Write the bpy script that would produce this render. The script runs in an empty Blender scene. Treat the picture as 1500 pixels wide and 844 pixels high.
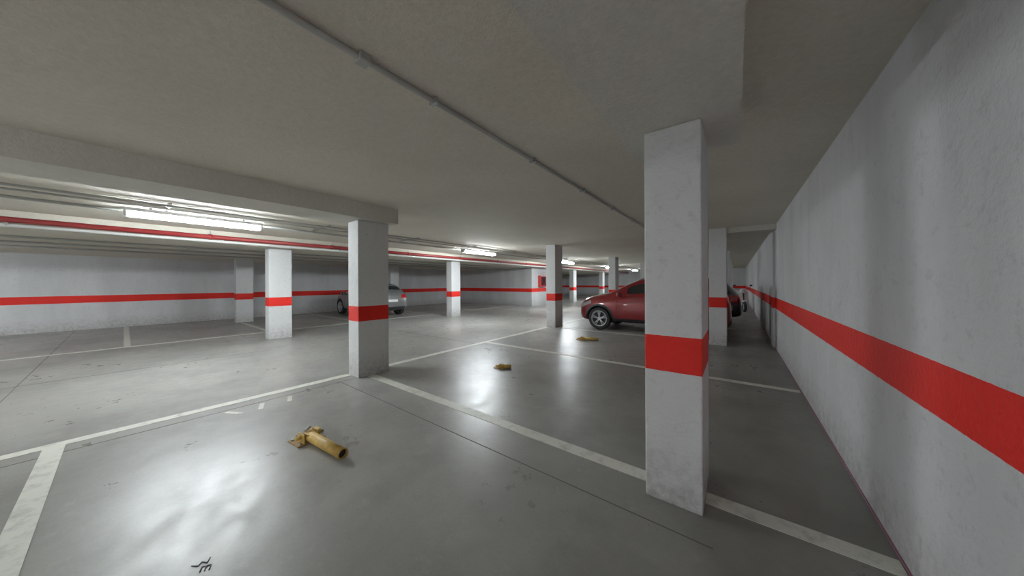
import bpy, bmesh, math, random
from mathutils import Vector, Matrix
from mathutils.bvhtree import BVHTree
random.seed(4)
sc = bpy.context.scene
sc.view_settings.view_transform = 'Standard'
sc.view_settings.look = 'None'
sc.view_settings.exposure = .34
sc.view_settings.gamma = 1.12

# ------------------------------------------------------------------ materials
def newmat(name):
    m = bpy.data.materials.new(name); m.use_nodes = True
    nt = m.node_tree
    return m, nt, nt.nodes['Principled BSDF']
def N(nt, t, **kw):
    n = nt.nodes.new(t)
    for k, v in kw.items():
        setattr(n, k, v)
    return n
def simple(name, col, rough=.5, metal=0., emit=None, es=0., coat=0., nscale=30., namt=.08, spec=None):
    m, nt, b = newmat(name)
    b.inputs['Roughness'].default_value = rough
    b.inputs['Metallic'].default_value = metal
    b.inputs['Coat Weight'].default_value = coat
    if spec is not None: b.inputs['Specular IOR Level'].default_value = spec
    tc = N(nt, 'ShaderNodeTexCoord'); no = N(nt, 'ShaderNodeTexNoise')
    no.inputs['Scale'].default_value = nscale; no.inputs['Detail'].default_value = 2
    nt.links.new(tc.outputs['Object'], no.inputs['Vector'])
    r = N(nt, 'ShaderNodeMix', data_type='RGBA')
    r.inputs['A'].default_value = (*[c*(1-namt) for c in col], 1)
    r.inputs['B'].default_value = (*[min(1, c*(1+namt)) for c in col], 1)
    nt.links.new(no.outputs['Fac'], r.inputs['Factor'])
    nt.links.new(r.outputs['Result'], b.inputs['Base Color'])
    if emit:
        b.inputs['Emission Color'].default_value = (*emit, 1)
        b.inputs['Emission Strength'].default_value = es
    return m

def noise(nt, vec, scale, detail=3, rough=.55, sx=1, sy=1, sz=1):
    mp = N(nt, 'ShaderNodeMapping'); mp.inputs['Scale'].default_value = (sx, sy, sz)
    nt.links.new(vec, mp.inputs['Vector'])
    no = N(nt, 'ShaderNodeTexNoise')
    no.inputs['Scale'].default_value = scale; no.inputs['Detail'].default_value = detail
    no.inputs['Roughness'].default_value = rough
    nt.links.new(mp.outputs['Vector'], no.inputs['Vector'])
    return no.outputs['Fac']
def mrange(nt, v, a, b, c=0., d=1.):
    n = N(nt, 'ShaderNodeMapRange'); n.inputs['From Min'].default_value = a; n.inputs['From Max'].default_value = b
    n.inputs['To Min'].default_value = c; n.inputs['To Max'].default_value = d
    nt.links.new(v, n.inputs['Value']); return n.outputs['Result']
def mixc(nt, f, a, b, mode='MIX'):
    n = N(nt, 'ShaderNodeMix', data_type='RGBA', blend_type=mode)
    for s, v in (('Factor', f), ('A', a), ('B', b)):
        if isinstance(v, (int, float)): n.inputs[s].default_value = v
        elif isinstance(v, tuple): n.inputs[s].default_value = (*v, 1)
        else: nt.links.new(v, n.inputs[s])
    return n.outputs['Result']
def math_(nt, op, a, b):
    n = N(nt, 'ShaderNodeMath', operation=op)
    for i, v in enumerate((a, b)):
        if isinstance(v, (int, float)): n.inputs[i].default_value = v
        else: nt.links.new(v, n.inputs[i])
    return n.outputs[0]

def painted_wall(name, base=(.61, .615, .625), red=(.76, .022, .014), z0=.84, z1=1.065, foot=(.30, .285, .27), vstreak=.08, rough=.65):
    m, nt, b = newmat(name)
    g = N(nt, 'ShaderNodeNewGeometry'); pos = g.outputs['Position']
    sp = N(nt, 'ShaderNodeSeparateXYZ'); nt.links.new(pos, sp.inputs[0]); z = sp.outputs['Z']
    n1 = noise(nt, pos, 1.1, 4, .6, 1, 1, .45)
    n2 = noise(nt, pos, 16, 4, .7)
    n3 = noise(nt, pos, 2.4, 3, .6, 1, 1, .12)
    dark = tuple(c*(1-vstreak*2) for c in base)
    c = mixc(nt, mrange(nt, n1, .35, .65), dark, base)
    c = mixc(nt, mrange(nt, n3, .52, .72, 0, vstreak*3), c, tuple(v*.6 for v in base))
    c = mixc(nt, mrange(nt, n2, .56, .76, 0, .45), c, tuple(v*.5 for v in base))
    ft = math_(nt, 'MULTIPLY', mrange(nt, z, 0, .40, 1, 0), mrange(nt, n2, .35, .65, .3, 1.))
    c = mixc(nt, ft, c, foot)
    wz = math_(nt, 'ADD', z, mrange(nt, n2, 0, 1, -.004, .004))
    st = math_(nt, 'MULTIPLY', math_(nt, 'GREATER_THAN', wz, z0), math_(nt, 'LESS_THAN', wz, z1))
    redv = mixc(nt, mrange(nt, n1, .3, .7), tuple(v*.82 for v in red), red)
    c = mixc(nt, st, c, redv)
    nt.links.new(c, b.inputs['Base Color'])
    b.inputs['Roughness'].default_value = rough
    b.inputs['Specular IOR Level'].default_value = .25
    bp = N(nt, 'ShaderNodeBump'); bp.inputs['Strength'].default_value = .6; bp.inputs['Distance'].default_value = .014
    nt.links.new(noise(nt, pos, 26, 3, .65), bp.inputs['Height'])
    nt.links.new(bp.outputs['Normal'], b.inputs['Normal'])
    return m

def ceiling_mat(name, a, bcol):
    m, nt, b = newmat(name)
    g = N(nt, 'ShaderNodeNewGeometry'); pos = g.outputs['Position']
    n1 = noise(nt, pos, .7, 3, .6); n2 = noise(nt, pos, 30, 3, .7)
    c = mixc(nt, mrange(nt, n1, .3, .7), a, bcol)
    c = mixc(nt, mrange(nt, n2, .35, .75, 0, .3), c, tuple(v*.6 for v in a))
    nt.links.new(c, b.inputs['Base Color']); b.inputs['Roughness'].default_value = .85
    bp = N(nt, 'ShaderNodeBump'); bp.inputs['Strength'].default_value = .5; bp.inputs['Distance'].default_value = .012
    nt.links.new(noise(nt, pos, 45, 3, .7), bp.inputs['Height'])
    nt.links.new(bp.outputs['Normal'], b.inputs['Normal'])
    return m

def floor_mat():
    m, nt, b = newmat('polished_concrete')
    g = N(nt, 'ShaderNodeNewGeometry'); pos = g.outputs['Position']
    n1 = noise(nt, pos, .4, 4, .6); n2 = noise(nt, pos, 2.2, 6, .66); n3 = noise(nt, pos, 60, 2, .6)
    n4 = noise(nt, pos, .9, 5, .62); n5 = noise(nt, pos, 7, 5, .7)
    c = mixc(nt, mrange(nt, n1, .35, .65), (.215, .212, .197), (.325, .32, .297))
    c = mixc(nt, mrange(nt, n2, .45, .70, 0, .45), c, (.15, .147, .137))
    c = mixc(nt, mrange(nt, n4, .50, .68, 0, .45), c, (.16, .157, .145))
    c = mixc(nt, mrange(nt, n5, .58, .72, 0, .30), c, (.42, .42, .40))
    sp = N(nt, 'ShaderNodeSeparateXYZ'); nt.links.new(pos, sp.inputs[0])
    wall_shade = mrange(nt, math_(nt, 'ADD', sp.outputs['X'], mrange(nt, n4, .3, .7, -.5, .5)), -.9, .4, 0, .65)  # shade between columns and right wall, painted into the floor colour
    c = mixc(nt, wall_shade, c, (.11, .105, .09))
    c = mixc(nt, mrange(nt, n3, .3, .7, 0, .15), c, (.10, .10, .09))
    nt.links.new(c, b.inputs['Base Color'])
    rr = math_(nt, 'ADD', mrange(nt, n5, .35, .65, .24, .36), mrange(nt, n4, .35, .65, 0., .10))
    nt.links.new(rr, b.inputs['Roughness'])
    b.inputs['Specular IOR Level'].default_value = .5
    bp = N(nt, 'ShaderNodeBump'); bp.inputs['Strength'].default_value = .20; bp.inputs['Distance'].default_value = .01
    nt.links.new(noise(nt, pos, 5, 5, .68), bp.inputs['Height'])
    nt.links.new(bp.outputs['Normal'], b.inputs['Normal'])
    return m

def line_paint():
    m, nt, b = newmat('worn_line_paint')
    g = N(nt, 'ShaderNodeNewGeometry'); pos = g.outputs['Position']
    n = noise(nt, pos, 9, 5, .7)
    c = mixc(nt, mrange(nt, n, .50, .72), (.60, .60, .53), (.36, .36, .325))
    nt.links.new(c, b.inputs['Base Color']); b.inputs['Roughness'].default_value = .45
    return m

M_wall = painted_wall('white_wall_red_band')
M_col = painted_wall('column_paint_red_band', base=(.64, .65, .65), z0=.835, z1=1.06, vstreak=.04)
M_ceil = ceiling_mat('ceiling_plaster', (.62, .58, .49), (.71, .665, .57))
M_beam = ceiling_mat('beam_plaster', (.59, .57, .51), (.67, .65, .59))
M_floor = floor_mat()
M_line = line_paint()
M_joint = simple('joint_dark', (.09, .09, .085), .8)
M_pink = simple('pink_edge', (.28, .12, .17), .8)
M_pipeg = simple('grey_conduit', (.36, .36, .34), .45, nscale=8, namt=.2)
M_pipew = simple('white_pipe', (.70, .70, .68), .4)
M_piper = simple('red_pipe', (.30, .022, .022), .45)
M_steel = simple('galvanised', (.45, .46, .47), .4, .8)
M_hous = simple('lamp_housing', (.75, .76, .77), .4)
M_tube = simple('fluorescent_tube', (.9, .9, .9), .4, emit=(.90, .97, 1.0), es=140)
M_black = simple('black_plastic', (.018, .018, .02), .5)
M_rubber = simple('tyre_rubber', (.02, .02, .021), .75)
M_alloy = simple('alloy', (.55, .56, .58), .3, .85)
M_glass = simple('dark_car_glass', (.015, .018, .02), .06, spec=.8)
M_redp = simple('red_car_paint', (.26, .008, .014), .28, .15, coat=1.)
M_darkp = simple('dark_car_paint', (.035, .012, .016), .28, .2, coat=1.)
M_silp = simple('silver_car_paint', (.22, .225, .23), .32, .5, coat=.6)
M_lampg = simple('lamp_glass', (.55, .58, .62), .1, .3, coat=1.)
M_tail = simple('tail_lamp', (.45, .01, .01), .15, coat=1.)
M_plate = simple('number_plate', (.8, .8, .78), .4)
M_yel = simple('yellow_barrier_paint', (.50, .31, .06), .55, nscale=25, namt=.45)
M_rust = simple('rusty_base', (.32, .19, .06), .7, nscale=30, namt=.5)
M_redbox = simple('red_enamel', (.50, .02, .02), .35)
M_white = simple('white_plastic', (.7, .7, .7), .4)
M_ink = simple('dark_scribble', (.08, .08, .09), .7)

# ------------------------------------------------------------------ mesh builder
class MB:
    def __init__(s, mats): s.bm = bmesh.new(); s.mats = mats
    def mi(s, m):
        if m not in s.mats: s.mats.append(m)
        return s.mats.index(m)
    def box(s, lo, hi, m, bev=0., rot=None, piv=None):
        r = bmesh.ops.create_cube(s.bm, size=1)
        vs = r['verts']; lo = Vector(lo); hi = Vector(hi)
        for v in vs:
            v.co = Vector([lo[i]+(v.co[i]+.5)*(hi[i]-lo[i]) for i in range(3)])
        fs = set(f for v in vs for f in v.link_faces)
        for f in fs: f.material_index = s.mi(m)
        if bev:
            es = set(e for v in vs for e in v.link_edges)
            rr = bmesh.ops.bevel(s.bm, geom=list(es), offset=bev, segments=2, affect='EDGES', profile=.5)
            vs = list(set(v for f in rr['faces'] for v in f.verts) | set(v for v in vs if v.is_valid))
            for f in rr['faces']: f.material_index = s.mi(m)
        if rot is not None:
            p = Vector(piv) if piv else (lo+hi)/2
            allv = set(v for v in vs if v.is_valid)
            for v in allv: v.co = rot @ (v.co-p) + p
        return vs
    def rod(s, a, b, r, m, seg=12, r2=None, caps=True):
        a = Vector(a); b = Vector(b); d = b-a; q = d.to_track_quat('Z', 'Y').to_matrix()
        r2 = r if r2 is None else r2
        A = []; B = []
        for i in range(seg):
            t = 2*math.pi*i/seg; u = Vector((math.cos(t), math.sin(t), 0))
            A.append(s.bm.verts.new(a+q @ (u*r))); B.append(s.bm.verts.new(b+q @ (u*r2)))
        for i in range(seg):
            j = (i+1) % seg
            f = s.bm.faces.new((A[i], A[j], B[j], B[i])); f.material_index = s.mi(m); f.smooth = True
        if caps:
            f = s.bm.faces.new(A[::-1]); f.material_index = s.mi(m)
            f = s.bm.faces.new(B); f.material_index = s.mi(m)
    def path(s, pts, r, m, seg=10):
        for a, b in zip(pts[:-1], pts[1:]): s.rod(a, b, r, m, seg)
    def lathe(s, prof, m, c, axis='Y', seg=32):
        rings = []
        for (r, o) in prof:
            ring = []
            for i in range(seg):
                t = 2*math.pi*i/seg; a, b = r*math.cos(t), r*math.sin(t)
                p = {'Y': (a, o, b), 'X': (o, a, b), 'Z': (a, b, o)}[axis]
                ring.append(s.bm.verts.new(Vector(c)+Vector(p)))
            rings.append(ring)
        for R, S in zip(rings[:-1], rings[1:]):
            for i in range(seg):
                j = (i+1) % seg
                f = s.bm.faces.new((R[i], R[j], S[j], S[i])); f.material_index = s.mi(m); f.smooth = True
    def ball(s, c, rad, m, seg=16):
        r = bmesh.ops.create_uvsphere(s.bm, u_segments=seg, v_segments=seg//2+2, radius=1)
        for v in r['verts']: v.co = Vector([c[i]+v.co[i]*rad[i] for i in range(3)])
        for f in set(f for v in r['verts'] for f in v.link_faces): f.material_index = s.mi(m); f.smooth = True
    def grid(s, P, nu, nv, m):
        vs = [[s.bm.verts.new(P(i/nu, j/nv)) for j in range(nv+1)] for i in range(nu+1)]
        for i in range(nu):
            for j in range(nv):
                f = s.bm.faces.new((vs[i][j], vs[i+1][j], vs[i+1][j+1], vs[i][j+1])); f.material_index = s.mi(m); f.smooth = True
    def done(s, name, parent=None, M=None):
        bmesh.ops.recalc_face_normals(s.bm, faces=s.bm.faces)
        me = bpy.data.meshes.new(name); s.bm.to_mesh(me); s.bm.free()
        for m in s.mats: me.materials.append(m)
        o = bpy.data.objects.new(name, me); sc.collection.objects.link(o)
        if parent: o.parent = parent
        if M is not None: o.matrix_local = M
        return o
def boxobj(name, lo, hi, m, bev=0.):
    b = MB([]); b.box(lo, hi, m, bev); return b.done(name)

# ------------------------------------------------------------------ room
XR = .66; XL = -16.2; YB = -9.; YF = 32.; HC = 2.58; HL = 2.31; XS = -9.1
Y0 = YB+.02; Y1 = YF-.02
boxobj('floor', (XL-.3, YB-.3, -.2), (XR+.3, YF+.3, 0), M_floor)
boxobj('ceiling', (XS, YB-.3, HC), (XR+.3, YF+.3, HC+.3), M_ceil)
boxobj('ceiling_low', (XL-.3, YB-.3, HL), (XS, YF+.3, HC+.3), M_ceil)
wr = MB([])
wr.box((XR, YB, 0), (XR+.3, YF, HC), M_wall)
wr.box((XR-.035, 8.35, 0), (XR, 8.75, HC), M_wall)
wr.done('wall_right')
boxobj('wall_left', (XL-.3, YB, 0), (XL, YF, HL), M_wall)
boxobj('wall_front', (XL-.3, YF, 0), (XR+.3, YF+.3, HC), M_wall)
boxobj('wall_back', (XL-.3, YB-.3, 0), (XR+.3, YB, HC), M_wall)
boxobj('wall_stair_core', (XL, 14.8, 0), (-9.75, 17.2, HL), M_wall)
boxobj('trim_right', (XR-.008, YB, 0), (XR, YF, .010), M_pink)

boxobj('beam_over_bays', (-4.92, YB, 2.35), (-4.30, 2.66, HC), M_beam)
boxobj('beam_beside_wall', (-.63, YB, 2.38), (.03, 2.62, HC), M_beam)
boxobj('beam_cross', (-.2, 8.0, 2.47), (XR, 8.5, HC), M_beam)

XC = {0: (-.48, -.16), 1: (-4.77, -4.45), 2: (-9.63, -9.31), 3: (-14.7, -14.38)}
YO = {(0, 1): 2.08, (2, 1): 2.20, (3, 1): 2.46, (2, 2): 8.16, (1, 2): 8.07, (3, 2): 8.45}
for ci, (xa, xb) in XC.items():
    for yi, y in enumerate((-3.75, 2.10, 7.93, 13.8, 19.6, 25.4)):
        if ci >= 2 and yi == 3: continue
        y0 = YO.get((ci, yi), y)
        top = HC if ci < 2 else HL
        if ci == 0 and yi <= 1: top = 2.38
        if ci == 1 and yi <= 1: top = 2.35
        b = MB([]); b.box((xa, y0, 0), (xb, y0+.48, top), M_col, .008); b.done('column')

# ------------------------------------------------------------------ floor markings
def strip(b, x0, x1, y0, y1, m, z=.003):
    b.box((x0, y0, 0), (x1, y1, z), m)
b = MB([])
strip(b, -4.80, -4.68, Y0, 2.1, M_line); strip(b, -4.80, -4.68, 2.58, 8.07, M_line)
for y in (-6.1, -3.3, -.42, 2.22, 5.13, 10.9, 14.0, 16.8):
    if abs(y-2.22) < .01:
        strip(b, -4.45, -.48, y, y+.12, M_line); strip(b, -.16, XR-.015, y, y+.12, M_line)
    else:
        strip(b, -4.68, XR-.015, y, y+.11, M_line)
strip(b, -4.45, -.48, 8.15, 8.26, M_line)
strip(b, -4.80, -4.68, 8.55, 13.8, M_line)
strip(b, -10.95, -10.85, Y0, 14.7, M_line)
for y in (-5.8, -2.9, 0., 2.55, 5.2, 8.5, 11.):
    if y in (2.55, 8.5):
        strip(b, -14.38, -10.95, y, y+.1, M_line)
    else: strip(b, XL+.02, -10.95, y, y+.1, M_line)
for (x, y, a) in ((-4.35, .72, .5), (-4.33, .95, -.3), (-4.33, 1.22, -.3)):
    R = Matrix.Rotation(a, 3, 'Z')
    b.box((x-.10, y-.022, 0), (x+.10, y+.022, .003), M_line, rot=R)
b.done('floor_marking')
b = MB([])
strip(b, -4.45, -.1, 1.86, 1.868, M_joint, .0015)
strip(b, -4.50, -4.492, Y0, 2.1, M_joint, .0015)
strip(b, -7.9, -7.892, Y0, 14.7, M_joint, .0015)
strip(b, -9.3, -4.8, 4.9, 4.908, M_joint, .0015)
strip(b, -16, -4.8, -.9, -.892, M_joint, .0015)
for p, q in (((-2.16, .20), (-2.13, .22)), ((-2.13, .22), (-2.15, .235)), ((-2.15, .235), (-2.12, .25)), ((-2.12, .25), (-2.15, .265)), ((-2.11, .23), (-2.09, .26)), ((-2.11, .23), (-2.08, .22)), ((-2.10, .245), (-2.07, .235)), ((-2.09, .26), (-2.06, .25))):
    b.rod((*p, .001), (*q, .001), .003, M_ink, 6)
b.done('floor_joint')

# ------------------------------------------------------------------ pipes and conduits
b = MB([])
b.rod((-1.53, Y0, HC-.020), (-1.53, Y1, HC-.020), .016, M_pipeg)
y = -8.
while y < 31:
    b.box((-1.56, y-.012, HC-.04), (-1.50, y+.012, HC), M_steel); y += 1.15
b.box((-1.565, .72, HC-.045), (-1.495, .78, HC), M_pipeg, .006)
b.done('ceiling_conduit')
b = MB([])
for x, z, r in ((-6.55, 2.54, .018), (-6.72, 2.52, .014), (-7.32, 2.52, .022)):
    b.rod((x, Y0, z), (x, Y1, z), r, M_pipeg)
y = -8.
while y < 31:
    b.box((-7.36, y, 2.55), (-6.5, y+.03, HC), M_steel); y += 2.1
b.done('conduit_run')
b = MB([])
b.rod((-8.98, Y0, 2.42), (-8.98, Y1, 2.42), .045, M_piper, 16)
y = -8.5
while y < 31:
    b.rod((-8.98, y, 2.42), (-8.98, y+.06, 2.42), .056, M_piper, 16)
    b.rod((-8.98, y+.03, 2.46), (-8.98, y+.03, HC), .006, M_steel, 8); y += 2.4
b.done('sprinkler_pipe')
b = MB([])
b.rod((-8.96, Y0, 2.33), (-8.96, Y1, 2.33), .028, M_pipew, 12)
y = -8.3
while y < 31:
    b.box((-9.1, y, 2.32), (-8.93, y+.025, 2.37), M_steel); y += 2.4
b.done('white_water_pipe')
b = MB([])
for x in (-10.4, -11.6, -12.9):
    b.rod((x, Y0, HL-.03), (x, 14.78, HL-.03), .022, M_pipeg)
y = -8.
while y < 14:
    b.box((-12.95, y, HL-.012), (-10.35, y+.03, HL), M_steel); y += 3.
b.done('low_conduit_run')

# ------------------------------------------------------------------ fluorescent fixtures
def fixture(x, y, z=2.46, length=1.55, top=HC):
    b = MB([])
    b.box((x-.105, y, z), (x+.105, y+length, z+.05), M_hous, .008)
    b.box((x-.10, y, z-.070), (x+.10, y+.03, z+.01), M_hous, .004)
    b.box((x-.10, y+length-.03, z-.070), (x+.10, y+length, z+.01), M_hous, .004)
    for dx in (-.055, .055):
        b.rod((x+dx, y+.03, z-.034), (x+dx, y+length-.03, z-.034), .031, M_tube, 10)
    for yy in (y+.25, y+length-.25):
        b.box((x-.02, yy-.015, z+.05), (x+.02, yy+.015, top), M_steel)
    b.done('fluorescent_light')
for y in (-6.4, 0., 6.6, 13.1, 19.6, 26.):
    fixture(-7., y)
fixture(-2.6, -5.2)  # unseen extra lamp behind the camera, added to light the near right wall
fixture(-12.2, -5., HL-.07, top=HL)  # unseen, added under the low ceiling to brighten the left wall

# ------------------------------------------------------------------ parking barriers (folded)
def barrier(loc, rz, s=1., arm=.53):
    b = MB([])
    b.box((-.16, -.11, 0), (.04, .11, .010), M_rust, .002)
    b.box((-.20, -.03, 0), (-.10, .16, .014), M_rust, .002)
    for sx, sy in ((-.13, -.085), (-.13, .085), (.015, -.085), (.015, .085)):
        b.rod((sx, sy, .008), (sx, sy, .022), .011, M_steel, 6)
    for sy in (-.062, .052):
        b.box((-.08, sy, .008), (.03, sy+.010, .085), M_yel, .003)
    b.rod((-.03, -.10, .055), (-.03, .10, .055), .017, M_yel, 12)
    b.rod((-.06, -.02, .085), (-.06, .03, .105), .012, M_steel, 10)
    R0, R1 = .042, .034
    seg = 20
    b.lathe([(R1, .02), (R0, .02), (R0, arm), (R1, arm), (R1, .10)], M_yel, (0, 0, .046), 'X', seg)
    b.rod((.10, 0, .046), (.12, 0, .046), .033, M_black, seg)
    b.rod((arm-.025, 0, .046), (arm-.022, 0, .046), .033, M_black, seg)
    b.box((-.05, -.035, .02), (.05, .035, .08), M_yel, .006)
    b.box((-.16, .06, .010), (-.09, .13, .045), M_yel, .004)
    b.done('parking_barrier', M=Matrix.Translation(loc) @ Matrix.Rotation(rz, 4, 'Z') @ Matrix.Diagonal((s, s, s, 1)))
barrier((-3.02, 1.00, 0), .10)
barrier((-3.06, 3.76, 0), .5, .72, .20)
barrier((-2.97, 6.78, 0), .3, .85, .42)

# ------------------------------------------------------------------ cars
def car(name, paint, loc, rz, L=4.0, H=1.53, W=1.76, crossover=True):
    root = bpy.data.objects.new(name, None); sc.collection.objects.link(root)
    kx, kz, ky = L/4.0, H/1.54, W/1.76
    mats = [paint, M_glass, M_black]
    S = [  # x, zb, zsh, ztop, ws, wb, wt
        (2.00, .36, .56, .62, .44, .48, .36),
        (1.96, .25, .70, .78, .66, .66, .48),
        (1.80, .22, .83, .93, .80, .79, .60),
        (1.40, .22, .91, 1.02, .85, .85, .68),
        (1.00, .22, .94, 1.08, .86, .86, .70),
        (.56, .22, .955, 1.32, .86, .86, .62),
        (.14, .22, .97, 1.49, .86, .86, .57),
        (-.35, .22, .99, 1.545, .86, .86, .57),
        (-1.05, .22, 1.03, 1.52, .87, .87, .56),
        (-1.58, .24, 1.07, 1.45, .86, .86, .53),
        (-1.86, .26, 1.02, 1.13, .82, .80, .62),
        (-1.96, .30, .80, .92, .76, .76, .60),
        (-2.00, .38, .62, .70, .60, .64, .50)]
    bm = bmesh.new(); rings = []
    for (x, zb, zs, zt, ws, wb, wt) in S:
        e = .07 if zt-zs > .2 else .03
        half = [(0, zb), (ws-.14, zb), (ws-.01, zb+.10), (ws+.02, zb*.45+zs*.55), (wb-.02, zs), (wt, zt-e), (wt*.6, zt), (0, zt+.012)]
        pts = [(y, z) for y, z in half] + [(-y, z) for y, z in half[-2:0:-1]]
        rings.append([bm.verts.new((x*kx, y*ky, z*kz)) for y, z in pts])
    n = len(rings[0])
    F = {}
    for i in range(len(rings)-1):
        for j in range(n):
            k = (j+1) % n
            F[(i, j)] = bm.faces.new((rings[i][j], rings[i][k], rings[i+1][k], rings[i+1][j]))
    bm.faces.new(rings[0][::-1]); bm.faces.new(rings[-1])
    bmesh.ops.recalc_face_normals(bm, faces=bm.faces)
    def glass(keys, th):
        fs = [F[k] for k in keys]
        r = bmesh.ops.inset_region(bm, faces=fs, thickness=th, depth=-.006, use_even_offset=True)
        for f in fs: f.material_index = 1
    ls, rs = 4, n-5
    for s in (ls, rs):
        glass([(5, s), (6, s)], .035); glass([(7, s)], .035); glass([(8, s)], .045)
    glass([(i, j) for i in (4, 5) for j in (5, 6, 7, 8)], .035)
    glass([(9, j) for j in (5, 6, 7, 8)], .045)
    for f in bm.faces: f.smooth = True
    me = bpy.data.meshes.new(name+'_body'); bm.to_mesh(me); bm.free()
    for m in mats: me.materials.append(m)
    body = bpy.data.objects.new('body', me); sc.collection.objects.link(body)
    sub = body.modifiers.new('s', 'SUBSURF'); sub.levels = 3; sub.render_levels = 3
    dg = bpy.context.evaluated_depsgraph_get()
    me2 = bpy.data.meshes.new_from_object(body.evaluated_get(dg)); body.modifiers.clear(); body.data = me2
    bb = bmesh.new(); bb.from_mesh(me2); bvh = BVHTree.FromBMesh(bb); bb.free()
    wx = (1.27*kx, -1.27*kx); RW = .335; AR = .385
    cut = MB(list(mats))
    for x in wx:
        for s in (-1, 1):
            cut.rod((x, s*.50, RW), (x, s*1.1, RW), AR, M_black, 40)
    co = cut.done('cut')
    for p in co.data.polygons: p.material_index = 2
    bo = body.modifiers.new('b', 'BOOLEAN'); bo.operation = 'DIFFERENCE'; bo.object = co; bo.solver = 'EXACT'
    dg = bpy.context.evaluated_depsgraph_get(); dg.update()
    me3 = bpy.data.meshes.new_from_object(body.evaluated_get(dg)); body.modifiers.clear(); body.data = me3
    bpy.data.objects.remove(co)
    body.parent = root
    d = MB([])
    def proj(o, dr, eps=.004):
        h = bvh.ray_cast(Vector(o), Vector(dr), 4)
        return (h[0]-Vector(dr)*eps) if h[0] else None
    def quad(corners, axis, m, eps=.005, nu=8, nv=6):
        c = [Vector(q) for q in corners]
        def P(u, v):
            p = (c[0]*(1-u)+c[1]*u)*(1-v)+(c[3]*(1-u)+c[2]*u)*v
            if axis == 'y+': o, dr = (p.x, 2, p.y), (0, -1, 0)
            elif axis == 'y-': o, dr = (p.x, -2, p.y), (0, 1, 0)
            elif axis == 'x+': o, dr = (3, p.x, p.y), (-1, 0, 0)
            else: o, dr = (-3, p.x, p.y), (1, 0, 0)
            h = proj(o, dr, eps)
            return h if h else Vector(o)+Vector(dr)*(1.2 if 'y' in axis else 1.1)
        d.grid(P, nu, nv, m)
    for s in ('y+', 'y-'):
        sg = 1 if s == 'y+' else -1
        def line(pts, r=.004, m=M_black):
            P = []
            for a, c in zip(pts[:-1], pts[1:]):
                for t in range(6):
                    u = t/6; P.append((a[0]*(1-u)+c[0]*u, a[1]*(1-u)+c[1]*u))
            P.append(pts[-1])
            Q = [proj((x*kx, 2*sg, z*kz), (0, -sg, 0), .0) for x, z in P]
            Q = [q for q in Q if q]
            d.path(Q, r, m, 6)
        line([(.72, .95), (.74, .6), (.66, .34), (-.38, .34), (-.38, .97)])
        line([(-.38, .34), (-.82, .36), (-1.0, .62), (-1.12, .80), (-1.10, 1.0)])
        line([(.7, .78), (-1.6, .86)], .003)
        for hx in (-.22, -.92):
            p = proj((hx*kx, 2*sg, .84*kz), (0, -sg, 0), .0)
            d.box((p.x-.08, p.y-.018, p.z-.012), (p.x+.08, p.y+.018, p.z+.012), paint, .008)
        if crossover:
            quad([(-.86*kx, .235*kz), (.86*kx, .235*kz), (.86*kx, .36*kz), (-.86*kx, .36*kz)], s, M_black, .008, 20, 4)
            for x in wx:
                def P(u, v, x=x):
                    t = math.pi*(-.06+1.12*u); r = AR-.004+.055*v
                    xx, zz = x+r*math.cos(t), RW+r*math.sin(t)
                    h = proj((xx, 2*sg, zz), (0, -sg, 0), .012)
                    return h if h else Vector((xx, sg*.8, zz))
                d.grid(P, 26, 2, M_black)
        quad([(1.52*kx, .76*kz), (1.90*kx, .62*kz), (1.86*kx, .735*kz), (1.55*kx, .85*kz)], s, M_lampg)
        quad([(-1.90*kx, .76*kz), (-1.58*kx, .84*kz), (-1.60*kx, 1.0*kz), (-1.88*kx, 1.0*kz)], s, M_tail)
        quad([(sg*.34, .60*kz), (sg*.60, .62*kz), (sg*.62, .74*kz), (sg*.40, .68*kz)], 'x+', M_lampg)
        quad([(sg*.42, .82*kz), (sg*.74, .82*kz), (sg*.72, 1.0*kz), (sg*.46, .98*kz)], 'x-', M_tail)
        d.ball((.62*kx, sg*.97*ky, 1.03*kz), (.07, .11, .075), paint)
        d.box((.555*kx, sg*.97*ky-.08, 1.03*kz-.05), (.575*kx, sg*.97*ky+.08, 1.03*kz+.05), M_glass, .01)
        d.rod((.62*kx, sg*.80*ky, .98*kz), (.62*kx, sg*.92*ky, 1.01*kz), .025, M_black)
        if crossover:
            Q = []
            for t in range(9):
                x = .05-1.45*t/8
                h = bvh.ray_cast(Vector((x*kx, sg*.50*ky, 3)), Vector((0, 0, -1)), 4)
                if h[0]: Q.append(h[0]+Vector((0, 0, .025 if 0 < t < 8 else 0)))
            d.path(Q, .014, M_steel, 8)
    quad([(-.34, .42*kz), (.34, .42*kz), (.36, .60*kz), (-.36, .60*kz)], 'x+', M_black, .006)
    quad([(-.55, .27*kz), (.55, .27*kz), (.55, .37*kz), (-.55, .37*kz)], 'x+', M_black, .006)
    quad([(-.25, .43*kz), (.25, .43*kz), (.25, .53*kz), (-.25, .53*kz)], 'x+', M_plate, .016)
    quad([(-.60, .30*kz), (.60, .30*kz), (.60, .44*kz), (-.60, .44*kz)], 'x-', M_black, .006)
    quad([(-.25, .66*kz), (.25, .66*kz), (.25, .77*kz), (-.25, .77*kz)], 'x-', M_plate, .012)
    d.rod((-.25*kx, 0, 1.53*kz), (-.42*kx, 0, 1.66*kz), .005, M_black, 6)
    d.done('fittings', root)
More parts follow.
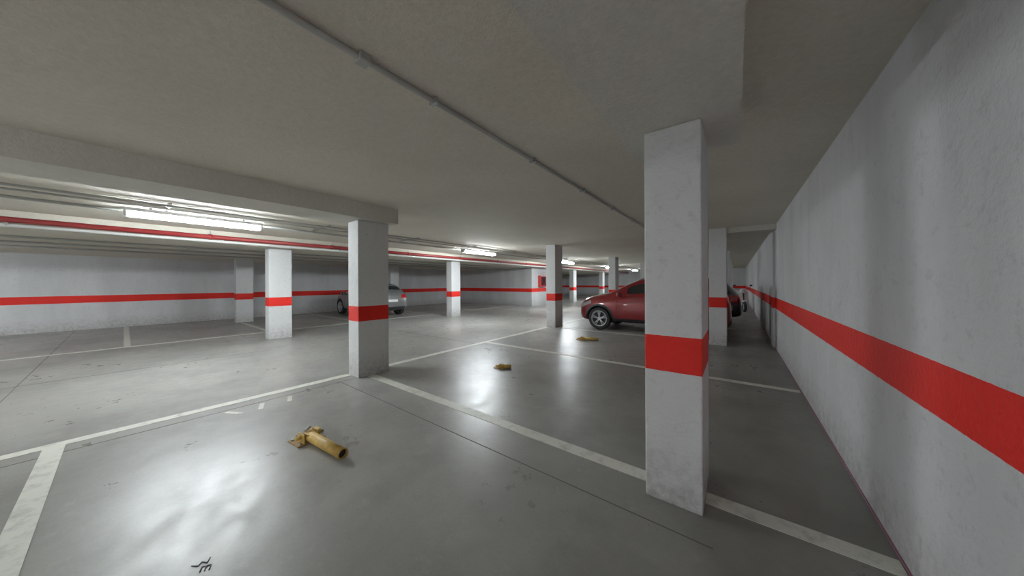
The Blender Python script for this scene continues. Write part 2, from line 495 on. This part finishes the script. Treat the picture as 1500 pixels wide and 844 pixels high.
    for i, x in enumerate(wx):
        for s in (-1, 1):
            w = MB([]); c = (x, s*.74*ky, RW)
            T = [(.235, -.10), (.30, -.105), (.325, -.09), (RW, -.06), (RW, .06), (.325, .09), (.30, .105), (.235, .10)]
            w.lathe([(r, o) for r, o in T], M_rubber, c, 'Y', 40)
            w.lathe([(.235, -.1), (.215, -.08), (.215, .08), (.235, .1), (.22, .102), (.205, .085), (.20, .03)], M_alloy, c, 'Y', 40)
            w.rod((x, c[1]-.05, RW), (x, c[1]+.02*s, RW), .21, M_black, 32)
            w.rod((x, c[1]+s*.02, RW), (x, c[1]+s*.085, RW), .05, M_alloy, 20)
            for k in range(5):
                for dd in (-.16, .16):
                    t = 2*math.pi*k/5+.3
                    w.rod((x+.03*math.cos(t), c[1]+s*.07, RW+.03*math.sin(t)),
                          (x+.215*math.cos(t+dd), c[1]+s*.075, RW+.215*math.sin(t+dd)), .017, M_alloy, 8)
            w.done('wheel_%d' % (i*2+(s > 0)+1), root)
    root.matrix_world = Matrix.Translation(loc) @ Matrix.Rotation(rz, 4, 'Z')
    return root
car('red_car', M_redp, (-2.01, 9.36, 0), math.pi, L=3.86, H=1.58, W=1.78)
car('dark_car', M_darkp, (-1.80, 12.4, 0), math.pi, L=3.9, H=1.50, W=1.74, crossover=False)
car('silver_car', M_silp, (-13.4, 6.85, 0), math.pi, L=3.75, H=1.45, W=1.66, crossover=False)

# ------------------------------------------------------------------ scooter near the far right wall
def scooter(loc, rz):
    b = MB([])
    for x in (-.62, .62):
        b.lathe([(.17, -.05), (.22, -.05), (.25, 0), (.22, .05), (.17, .05), (.17, -.05)], M_rubber, (x, 0, .25), 'Y', 24)
        b.rod((x, -.03, .25), (x, .03, .25), .17, M_alloy, 20)
    b.box((-.35, -.14, .22), (.30, .14, .32), M_white, .04)
    b.box((-.78, -.16, .42), (-.10, .16, .72), M_white, .08)
    b.box((-.75, -.15, .72), (-.02, .15, .82), M_black, .04)
    b.box((.34, -.20, .32), (.44, .20, .95), M_white, .04, rot=Matrix.Rotation(-.25, 3, 'Y'))
    b.rod((.62, 0, .25), (.34, 0, 1.05), .028, M_black)
    b.rod((.34, -.33, 1.06), (.34, .33, 1.06), .016, M_black)
    b.ball((.42, 0, .98), (.10, .14, .11), M_white)
    b.ball((.50, 0, .98), (.05, .08, .07), M_lampg)
    b.box((.48, -.07, .48), (.78, .07, .54), M_white, .02)
    for s in (-1, 1):
        b.rod((.33, s*.25, 1.07), (.30, s*.30, 1.20), .008, M_black, 6)
        b.ball((.30, s*.31, 1.23), (.02, .06, .04), M_black)
    b.rod((-.1, -.1, .22), (-.1, -.22, .01), .012, M_black, 6)
    b.done('scooter', M=Matrix.Translation(loc) @ Matrix.Rotation(rz, 4, 'Z'))
scooter((.20, 17.8, 0), -1.4)

b = MB([])
b.box((-9.75, 15.5, 1.15), (-9.55, 16.2, 1.85), M_redbox, .01)
b.box((-9.552, 15.57, 1.22), (-9.542, 16.13, 1.78), M_glass, .003)
b.lathe([(.20, -.01), (.22, .0), (.20, .01)], M_redbox, (-9.535, 15.85, 1.5), 'X', 24)
b.box((-9.55, 16.13, 1.47), (-9.53, 16.16, 1.53), M_steel, .003)
b.done('fire_hose_cabinet')

# ------------------------------------------------------------------ camera
cd = bpy.data.cameras.new('camera'); cam = bpy.data.objects.new('camera', cd); sc.collection.objects.link(cam)
cd.sensor_width = 36; cd.lens = 432/1500*36; cd.shift_y = -.005; cd.clip_start = .05
cam.matrix_world = Matrix.Translation((0, 0, 1.4)) @ Matrix.Rotation(math.radians(37.2), 4, 'Z') @ Matrix.Rotation(math.radians(90), 4, 'X') @ Matrix.Rotation(math.radians(-.27), 4, 'Z')
sc.camera = cam
w = bpy.data.worlds.new('world'); sc.world = w; w.use_nodes = True
w.node_tree.nodes['Background'].inputs[0].default_value = (.05, .05, .05, 1)
